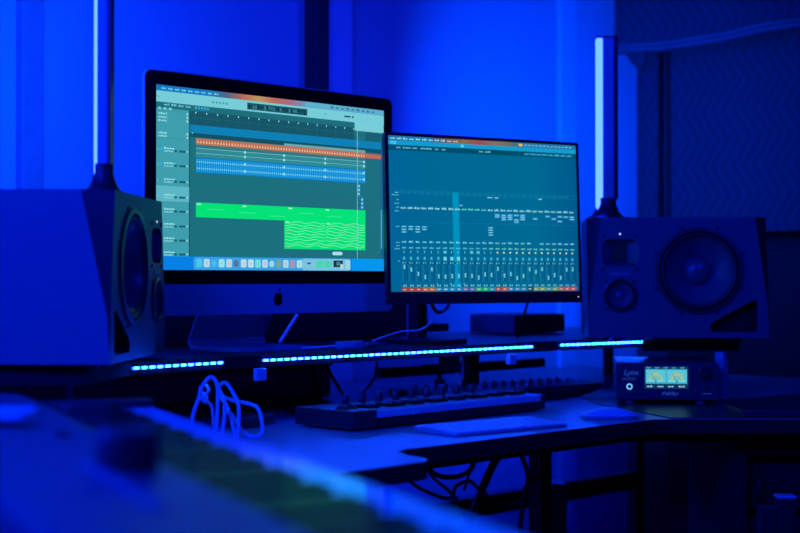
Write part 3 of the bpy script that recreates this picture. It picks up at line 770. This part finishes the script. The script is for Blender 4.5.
o = thing('equipment_case', 'long low black case on the shelf behind the foot of the big computer', 'case', (2.03, 2.46, .8802))
link('body', B(-.40, .41, -.045, .05, .003, .092), 'black', o, bevel=.004)
link('lid', B(-.401, .411, -.046, .051, .0921, .098), 'blacksatin', o, bevel=.002)
for x in (-.33, .33): link('foot', B(x - .012, x + .012, -.03, .04, 0, .0032), 'rubber', o)
o = thing('black_case', 'long black case on the desk under the left part of the shelf', 'case', (1.83, 2.41, .7505))
link('body', B(-.60, .326, -.04, .08, .004, .075), 'grey', o, bevel=.012, seg=3)
link('lid', B(-.601, .327, -.041, .081, .0751, .083), 'blacksatin', o, bevel=.003)
for x in (-.52, .29): link('foot', B(x - .012, x + .012, -.02, .06, 0, .0042), 'rubber', o)

# ---------------------------------------------------------------- keyboard controller
kc = thing('keyboard_controller', 'black keyboard controller with pale keys and a row of knobs, behind the white keyboard', 'keyboard', (1.715, 1.832, .75), R(2.5))
KW, KD = .565, .150
bm = bmesh.new(); box(bm, 0, KW, .072, KD, .004, .036); box(bm, 0, .062, 0, .072, .004, .036); box(bm, KW - .012, KW, 0, .072, .004, .034); box(bm, .062, KW - .012, .004, .072, .004, .016)
link('body', bm, 'blacksatin', kc, bevel=.002)
link('front_panel', B(.0625, KW - .0125, -.001, .0038, .004, .019), 'black', kc)
n = 28; kw = (KW - .012 - .064) / n
for i in range(n): link('white_key', B(.0632 + i * kw, .0632 + (i + 1) * kw - .0012, .001, .071, .020, .0335), 'ivory', kc, bevel=.001)
for i in range(n - 1):
    if i % 7 not in (2, 6): link('black_key', B(.0632 + (i + 1) * kw - .005, .0632 + (i + 1) * kw + .004, .03, .071, .0336, .041), 'ebony', kc, bevel=.001)
for i in range(9): link('knob', L([(.0075, .036), (.007, .050), (.006, .052), (.006, .054), (0, .054)], c=(.10 + i * .046 , .118, 0), n=18), 'blacksatin', kc, smooth=True)
for i in range(9): link('pad', B(.088 + i * .046, .112 + i * .046, .080, .092, .036, .0385), 'grey', kc, bevel=.001)
for x in (.02, .042): link('wheel', L([(.014, -.005), (.014, .005)], axis='x', c=(x, .045, .030), n=24), 'rubber', kc, smooth=True)
for x in (.03, KW - .03):
    for y in (.02, KD - .02): link('foot', L([(.008, 0), (.008, .0045)], c=(x, y, 0), n=12), 'rubber', kc)

fc = thing('fader_controller', 'flat black mixing controller with rows of small knobs, in front of the audio interface', 'controller', (2.13, 2.02, .75), R(-5.5))
bm = bmesh.new(); prism(bm, [(0, 0), (.5, 0), (.5, .16), (0, .16)], .020, .034); link('top_plate', bm, 'blacksatin', fc, bevel=.0015)
bm = bmesh.new(); a = [bm.verts.new(p) for p in ((.0, .002, .0199), (.498, .002, .0199), (.498, .158, .0199), (.0, .158, .0199))]; b = [bm.verts.new(p) for p in ((.02, .01, .003), (.43, .01, .003), (.43, .15, .003), (.02, .15, .003))]
bm.faces.new(a); bm.faces.new(b)
for i in range(4): bm.faces.new((a[i], a[(i + 1) % 4], b[(i + 1) % 4], b[i]))
link('body', bm, 'void', fc)
for j, y in enumerate((.03, .07, .105)):
    for i in range(16): link('knob', L([(.0034, .034), (.0028, .043), (0, .0435)], c=(.03 + i * .0285, y, 0), n=12), 'grey' if j == 0 else 'blacksatin', fc, smooth=True)
for x in (.05, .40):
    for y in (.03, .13): link('foot', L([(.008, 0), (.008, .0035)], c=(x, y, 0), n=12), 'rubber', fc)
dc = thing('dial_controller', 'small black dial box between the two controllers, beside the shelf leg', 'controller', W(478, 395, 3.02)); dc.location.z = .7505; dc.rotation_euler.z = 0
dc.location.y = 2.02; dc.location.x = 2.086
link('body', B(-.03, .022, -.025, .03, 0, .030), 'cab', dc, bevel=.003)
link('dial', L([(.015, .030), (.014, .046), (.012, .048), (0, .048)], c=(-.004, 0, 0), n=24), 'blacksatin', dc, smooth=True)

# ---------------------------------------------------------------- white keyboard and mouse
kb = thing('computer_keyboard', 'thin white computer keyboard on the desk in front of the controllers', 'keyboard', (1.931, 1.696, .75), R(-5.5))
bm = bmesh.new(); pts = rrect(-.1395, .1395, -.0575, .0575, .008, 4)
lo = [bm.verts.new((x, y, .001)) for x, y in pts]; hi = [bm.verts.new((x, y, .0045 + (y + .0575) / .115 * .006)) for x, y in pts]
bm.faces.new(lo); bm.faces.new(hi)
for i in range(len(pts)): bm.faces.new((lo[i], lo[(i + 1) % len(pts)], hi[(i + 1) % len(pts)], hi[i]))
link('case', bm, 'alu', kb)
kbz = lambda y: .0045 + (y + .0575) / .115 * .006
for rI in range(6):
    y0 = -.0525 + rI * .0178; hh = .0155 if rI < 5 else .0095
    if rI == 0: ws = [1, 1, 1, 1.25, 5, 1.25, 1, 1, 1, 1]
    elif rI == 1: ws = [2.25] + [1] * 10 + [2.25]
    elif rI == 2: ws = [1.75] + [1] * 11 + [1.75]
    elif rI == 3: ws = [1.5] + [1] * 13
    elif rI == 4: ws = [1] * 13 + [1.5]
    else: ws = [1] * 14
    tw_ = sum(ws); u = .269 / tw_; x = -.1345
    for w_ in ws:
        vs = []
        bm = bmesh.new()
        za, zb_ = kbz(y0), kbz(y0 + hh)
        p = [(x + .001, y0, za), (x + w_ * u - .001, y0, za), (x + w_ * u - .001, y0 + hh, zb_), (x + .001, y0 + hh, zb_)]
        a = [bm.verts.new(q) for q in p]; b = [bm.verts.new((q[0], q[1], q[2] + .0018)) for q in p]
        bm.faces.new(a); bm.faces.new(b)
        for i in range(4): bm.faces.new((a[i], a[(i + 1) % 4], b[(i + 1) % 4], b[i]))
        link('key', bm, 'white', kb); x += w_ * u
for x in (-.1, .1): link('foot', B(x - .02, x + .02, .04, .05, 0, .0012), 'rubber', kb)

ms = thing('computer_mouse', 'low white computer mouse on the desk in front of the audio interface', 'mouse', (2.236, 1.664, .75), R(-45))
bm = bmesh.new(); nx, ny = 20, 12; g = []
for i in range(nx + 1):
    a = PI * i / nx; x = -.0565 * math.cos(a); row = []
    wv = .0285 * (max(0, math.sin(a))) ** .45
    for j in range(ny + 1):
        b = PI * j / ny; y = -wv * math.cos(b)
        z = .006 + .0155 * (max(0, 1 - (x / .0565) ** 2)) ** .75 * (math.sin(b)) ** .6
        row.append(bm.verts.new((x, y, z)))
    g.append(row)
for i in range(nx):
    for j in range(ny): bm.faces.new((g[i][j], g[i + 1][j], g[i + 1][j + 1], g[i][j + 1]))
link('top_shell', bm, 'white', ms, smooth=True)
bm = bmesh.new(); prism(bm, [(-.0545 * math.cos(2 * PI * k / 28), .026 * math.copysign(abs(math.sin(2 * PI * k / 28)) ** .6, math.sin(2 * PI * k / 28))) for k in range(28)], .001, .0065); link('base', bm, 'alu', ms, smooth=True)
for y in (-.014, .014): link('runner', B(-.035, .035, y - .002, y + .002, 0, .0012), 'rubber', ms)

# ---------------------------------------------------------------- audio interface
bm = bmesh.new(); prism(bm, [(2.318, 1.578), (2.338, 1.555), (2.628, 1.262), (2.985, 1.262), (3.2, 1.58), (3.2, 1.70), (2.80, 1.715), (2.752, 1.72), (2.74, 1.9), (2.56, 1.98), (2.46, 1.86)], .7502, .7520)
tag(link('dark_desk_sheet', bm, 'blacksatin'), 'thin black sheet covering the right end of the desk under the audio interface', 'mat')  # thin black sheet over the right end of the tabletop
ai = thing('audio_interface', 'black desktop audio interface with a lit blue meter display, under the right speaker', 'audio interface', (2.562, 1.752, .7521), R(-52))
link('case', B(-.107, .107, 0, .24, .010, .088), 'unit', ai, bevel=.002)
link('front_panel', B(-.1075, .1075, -.004, -.0001, .0095, .0885), 'unit', ai, bevel=.001)
for x in (-.078, .072): 
    for y in (.018, .2): link('foot', L([(.010, 0), (.011, .003), (.011, .0105)], c=(x, y, 0), n=18), 'grey', ai, smooth=True)
scr = Display(.093, .048)
scr.rect(0, 0, 1, 1, (6, 52, 92)); scr.rect(.03, .13, .97, .78, (60, 175, 205))
for i in range(5): scr.word(.05 + i * .19, .03, .11, .06, (90, 165, 200))
for i in range(4): scr.word(.06 + i * .24, .86, .14, .07, (170, 215, 235))
for c in (.26, .74):
    scr.rect(c - .22, .17, c + .22, .70, (88, 195, 212)); 
    scr.poly([(c + .15 * math.cos(PI * k / 10), .62 - .36 * math.sin(PI * k / 10)) for k in range(11)], (165, 195, 150))
    scr.poly([(c + .10 * math.cos(PI * k / 10), .62 - .22 * math.sin(PI * k / 10)) for k in range(11)], (105, 190, 190))
    for k in range(7):
        a = R(30 + k * 20); scr.rect(c + .13 * math.cos(a) - .006, .60 - .32 * math.sin(a), c + .13 * math.cos(a) + .006, .64 - .32 * math.sin(a), (60, 110, 110))
    scr.poly([(c - .004, .66), (c + .004, .66), (c - .10, .34), (c - .106, .35)], (40, 60, 70)); scr.rect(c - .2, .64, c + .2, .69, (130, 220, 235)); scr.rect(c - .02, .63, c + .02, .72, (60, 130, 110))
s = scr.build('display', ai, -.0043); s.location = (-.002, 0, .033); s['label'] = 'lit blue display with two meters'
bm = L([(.0065, -.0042), (.0065, -.0056), (.0042, -.0056), (.0042, -.0042)], axis='y', c=(-.080, 0, .037), n=28); o = link('power_button', bm, 'ring', ai); o['label'] = 'glowing blue ring button'
link('button_cap', L([(.004, -.0042), (.004, -.005), (0, -.005)], axis='y', c=(-.080, 0, .037), n=20), 'void', ai)
link('volume_knob', L([(.0135, -.004), (.013, -.018), (.011, -.020), (0, -.020)], axis='y', c=(.078, 0, .070), n=32), 'blacksatin', ai, smooth=True)
link('headphone_jack', L([(.0042, -.004), (.0042, -.0055), (.0028, -.0055), (.0028, -.0042), (0, -.0042)], axis='y', c=(.083, 0, .034), n=20), 'metal', ai)
text('maker_name', 'Lynx', .0165, 'glowink', ai, (-.093, -.0043, .062), shear=.35)
text('model_name', 'Hilo', .0120, 'glowink', ai, (.003, -.0043, .019), shear=.5, align='CENTER', sx=1.7)
bm = bmesh.new(); box(bm, -.096, -.066, -.0044, -.0042, .0545, .0553); box(bm, -.096, -.066, -.0044, -.0042, .0515, .0521); box(bm, .074, .092, -.0044, -.0042, .0225, .0235); link('glowing_print', bm, 'glowink', ai)

# ---------------------------------------------------------------- loose cables
def cab(name, label, pts, r, m='cable', cat='cable', grp=None):
    return tag(link(name, T(pts, r), m, smooth=True), label, cat, grp)
d0 = 2.68
cab('white_cable', 'tangled bundle of pale cable loops on the desk behind the piano',
    [W(191, 441, 2.37), W(193, 416, 2.37), W(199, 398, 2.39), W(203, 385, 2.41), W(211, 377, 2.43), W(217, 384, 2.42), W(218, 400, 2.41), W(217, 434, 2.39), W(221, 440.5, 2.37), W(225, 405, 2.39), W(219, 388, 2.43), W(226, 383, 2.45), W(234, 394, 2.45), W(239, 408, 2.43), W(237, 437, 2.39),
     W(230, 414, 2.41), W(224, 401, 2.45), W(219, 395, 2.47), W(232, 400, 2.47), W(250, 404, 2.47), W(259, 410, 2.46), W(262, 433, 2.43), W(246, 434.5, 2.42), W(232, 414.5, 2.43), W(224, 408, 2.45)], .0033, 'wcable')
cab('white_cable', 'small pale knotted cable loop left of the larger loops',
    [W(201, 386, 2.45), W(200, 394, 2.45), W(205, 402, 2.45), W(207, 396, 2.47), W(201, 391, 2.49), W(204, 384, 2.49), W(209, 390, 2.47), W(203, 399, 2.46), W(212, 407, 2.47), W(214, 436, 2.46)], .0028, 'wcable')
bx = thing('power_brick', 'small black power brick beside the cable tangle, left of the keyboard controller', 'power brick', (1.665, 2.05, .75), R(20))
link('case', B(-.05, .04, -.025, .025, .0, .022), 'blacksatin', bx, bevel=.005)
link('cord', T([(.04, 0, .012), (.07, .01, .012), (.09, .04, .006), (.10, .09, .004)], .003), 'cable', bx, smooth=True)
cab('black_cable', 'thick black cable dropping from the shelf to the desk, left of a trio', [W(309, 362, 3.02), W(314, 380, 3.0), W(320, 398, 2.97), W(324, 409, 2.93)], .005)
cab('black_cable', 'black cable dropping from the shelf to the desk, middle of a trio', [W(325, 362, 3.08), W(333, 378, 3.06), W(345, 398, 3.02), W(348, 405, 3.0)], .0035)
cab('black_cable', 'thin black cable slanting up to the shelf, right of a trio', [W(357, 404, 3.03), W(364, 392, 3.05), W(374, 378, 3.10), W(377, 362, 3.12)], .0025)
cab('black_cable', 'long black cable lying across the desk from the cable tangle to the controller', [W(238, 404, 2.95), W(262, 402, 2.98), W(282, 406, 2.93), W(298, 415, 2.80)], .003)
cab('black_cable', 'black cable slanting across the desk behind the power brick', [W(260, 406, 2.96), W(272, 399, 3.03), W(280, 394, 3.06)], .0035)
# cables hanging under the desk
for pts, r, lb in (
    ([W(424, 452, 2.62), W(432, 472, 2.6), W(452, 477, 2.6), W(470, 470, 2.62), W(476, 452, 2.64)], .0045, 'thick black cable loop hanging under the desk edge'),
    ([W(420, 452, 2.6), W(430, 474, 2.6), W(446, 488, 2.62), W(458, 502, 2.64), W(470, 530, 2.66)], .003, 'thin black cable trailing down to the floor under the desk'),
    ([W(405, 456, 2.55), W(410, 480, 2.56), W(428, 492, 2.6), W(450, 498, 2.64), W(456, 486, 2.66), W(470, 481, 2.68), W(480, 490, 2.68), W(500, 503, 2.7), W(520, 500, 2.72), W(527, 485, 2.74), W(535, 478, 2.76), W(545, 476, 2.80)], .0035, 'black cable snaking sideways beneath the desk to the leg'),
    ([W(518, 448, 2.8), W(524, 462, 2.8), W(528, 478, 2.8), W(524, 495, 2.78), W(520, 530, 2.78)], .0045, 'black cable hanging straight down left of the desk leg'),
    ([W(474, 455, 2.7), W(470, 470, 2.7), W(464, 490, 2.7)], .0025, 'short thin black cable end hanging under the desk')):
    cab('hanging_cable', lb, pts, r)
o = tag(link('slanted_strut', T([W(503, 446, 2.85), W(488, 475, 2.85), W(472, 515, 2.85), W(462, 545, 2.85)], .008), 'metal', smooth=True), 'slanted black strut under the desk among the hanging cables', 'strut')
pc = thing('computer_tower', 'black box standing on the floor behind the desk leg', 'computer', (2.83, 2.28, 0), R(-45))
link('case', B(-.035, .035, 0, .10, .01, .50), 'black', pc, bevel=.006)
link('front_panel', B(-.033, .033, -.004, -.0001, .02, .49), 'blacksatin', pc, bevel=.002)
for x in (-.03, .03): link('foot', B(x - .006, x + .006, .02, .09, 0, .0105), 'rubber', pc)

# ---------------------------------------------------------------- side rack under the right wing of the desk
rk = thing('side_rack', 'big black equipment rack under the right end of the desk', 'rack', (2.455, 1.475, 0), R(-45))
bm = bmesh.new()
box(bm, -.03, -.005, .05, .50, 0, .695); box(bm, .36, .385, .05, .50, 0, .695); box(bm, -.005, .36, .48, .50, 0, .695); box(bm, -.005, .36, .05, .48, .67, .695); box(bm, -.005, .36, .05, .48, 0, .03)
link('cabinet', bm, 'void', rk, bevel=.002)
for k, zz in enumerate((.05, .16, .30, .44, .56)):
    hgt = (.09, .12, .12, .10, .09)[k]
    f = link('rack_panel', B(-.004, .359, .07, .40, zz, zz + hgt), 'void' if k != 1 else 'black', rk, bevel=.003)
    for x in (.02, .335): link('handle', T([(x, .07, zz + .02), (x, .045, zz + .03), (x, .045, zz + hgt - .03), (x, .07, zz + hgt - .02)], .004), 'metal', f, smooth=True)
M['mesh_vent'] = mat('mesh_vent', (.12, .12, .13), .5, .5, noise=.6, scale=420)
ve = thing('vented_box', 'flat black box with a meshed front lying on the desk at the right edge', 'equipment', (2.405, 1.505, .7522), R(-45))
link('case', B(.03, .33, .004, .16, .0, .012), 'black', ve, bevel=.002)
bm = bmesh.new()
for i in range(40):
    x = .032 + i * .0074
    for j in range(3): box(bm, x + (j % 2) * .0034, x + .0042 + (j % 2) * .0034, .0015, .0041, .0015 + j * .0033, .0035 + j * .0033)
link('mesh_front', bm, 'mesh_vent', ve)

# low equipment at the lower right
sb = thing('equipment_box', 'dark low box with a lit top edge at the lower right of the rack', 'equipment', W(783, 500, 2.45) - Vector((0, 0, 0)), R(-45))
sb.location.z = 0
link('case', B(-.008, .022, 0, .03, .0, .642), 'black', sb, bevel=.002)
link('side_unit', B(-.040, -.0085, .002, .03, .0, .628), 'black', sb, bevel=.002)
link('lid', B(-.009, .023, -.001, .031, .6421, .646), 'alu', sb, bevel=.001)

# ---------------------------------------------------------------- stage piano in the foreground
pn = thing('stage_piano', 'black stage piano with white keys, out of focus across the foreground', 'piano', (.8665, .976, 0), R(68.3))
PL = 1.30; hx = PL / 2
def pbox(name, x0, x1, y0, y1, za, zb, m, bev=.003, parent=None): return link(name, B(x0, x1, y0, y1, za, zb), m, parent or pn, bevel=bev)
pbox('lower_case', -hx, hx, .012, .315, .755, .822, 'black')
bm = bmesh.new()
pr = [(.155, .822), (.155, .866), (.175, .872), (.312, .882), (.320, .876), (.320, .822)]
a = [bm.verts.new((-hx, y, z)) for y, z in pr]; b = [bm.verts.new((hx, y, z)) for y, z in pr]
bm.faces.new(a); bm.faces.new(b)
for i in range(len(pr)): bm.faces.new((a[i], a[(i + 1) % len(pr)], b[(i + 1) % len(pr)], b[i]))
link('control_panel', bm, 'panel', pn, bevel=.003)
for s in (-1, 1):
    pbox('end_block', *(sorted((s * hx, s * (hx - .034)))), .002, .1545, .822, .862, 'black')
n = 52; kw = (PL - .07) / n; x0 = -hx + .035
for i in range(n): pbox('white_key', x0 + i * kw + .0005, x0 + (i + 1) * kw - .0005, .004, .1545, .826, .852, 'ivory', .0012)
for i in range(n - 1):
    if (i % 7) in (0, 2, 3, 5, 6): pbox('black_key', x0 + (i + 1) * kw - .0055, x0 + (i + 1) * kw + .0055, .064, .1545, .8521, .8635, 'ebony', .0015)
def on_panel(px, py, z): 
    dep = (CZ - z) * F / (py - HY); p = W(px, py, dep)
    c, s = math.cos(R(68.3)), math.sin(R(68.3)); dx, dy = p.x - .8665, p.y - .976
    return c * dx + s * dy, -s * dx + c * dy
zp = lambda y: .872 + (y - .175) / .16 * .012
x, y = on_panel(127, 468, .876)
link('large_dial', L([(.024, .0), (.024, .030), (.022, .034), (.018, .034), (.016, .032), (0, .032)], c=(x, y, zp(y) - .002), n=36), 'blacksatin', pn, smooth=True)
x, y = on_panel(63, 432, .878)
link('button', B(x - .012, x + .012, y - .006, y + .006, zp(y) - .002, zp(y) + .004), 'black', pn, bevel=.002)
x, y = on_panel(37, 409, .878)
link('small_knob', L([(.006, 0), (.0055, .012), (0, .013)], c=(x, y, zp(y) - .002), n=18), 'black', pn, smooth=True)
for i in range(8): link('button', B(-.35 + i * .03, -.33 + i * .03, .225, .237, zp(.23) - .003, zp(.23) + .003), 'grey', pn, bevel=.002)
x, y = on_panel(0, 417, .884)
ph = thing('block', 'pale flat phone lying on the far end of the piano panel', 'block', (0, 0, 0))  # pale flat block at the far end of the panel
ph.location = pn.matrix_basis @ Vector((x, y, zp(y) + .001)) if False else (.8665 + math.cos(R(68.3)) * x - math.sin(R(68.3)) * y, .976 + math.sin(R(68.3)) * x + math.cos(R(68.3)) * y, zp(y) + .001)
ph.rotation_euler = (0, 0, R(-45)); ph.location.z += .005
bm = bmesh.new(); prism(bm, rrect(-.09, .034, -.035, .032, .008, 4), 0, .008); link('body', bm, 'white', ph, bevel=.002)
# its stand
st = thing('keyboard_stand', 'black stand carrying the stage piano', 'stand', (.8665, .976, 0), R(68.3))
for s in (-1, 1):
    link('side_frame', B(s * .45 - .02, s * .45 + .02, .03, .32, .735, .755), 'metal', st)
    for y in (.05, .28): link('leg', B(s * .45 - .015, s * .45 + .015, y - .015, y + .015, .02, .735), 'metal', st)
    link('foot', B(s * .45 - .02, s * .45 + .02, -.02, .36, 0, .02), 'metal', st)
link('crossbar', B(-.43, .43, .15, .18, .40, .44), 'metal', st)
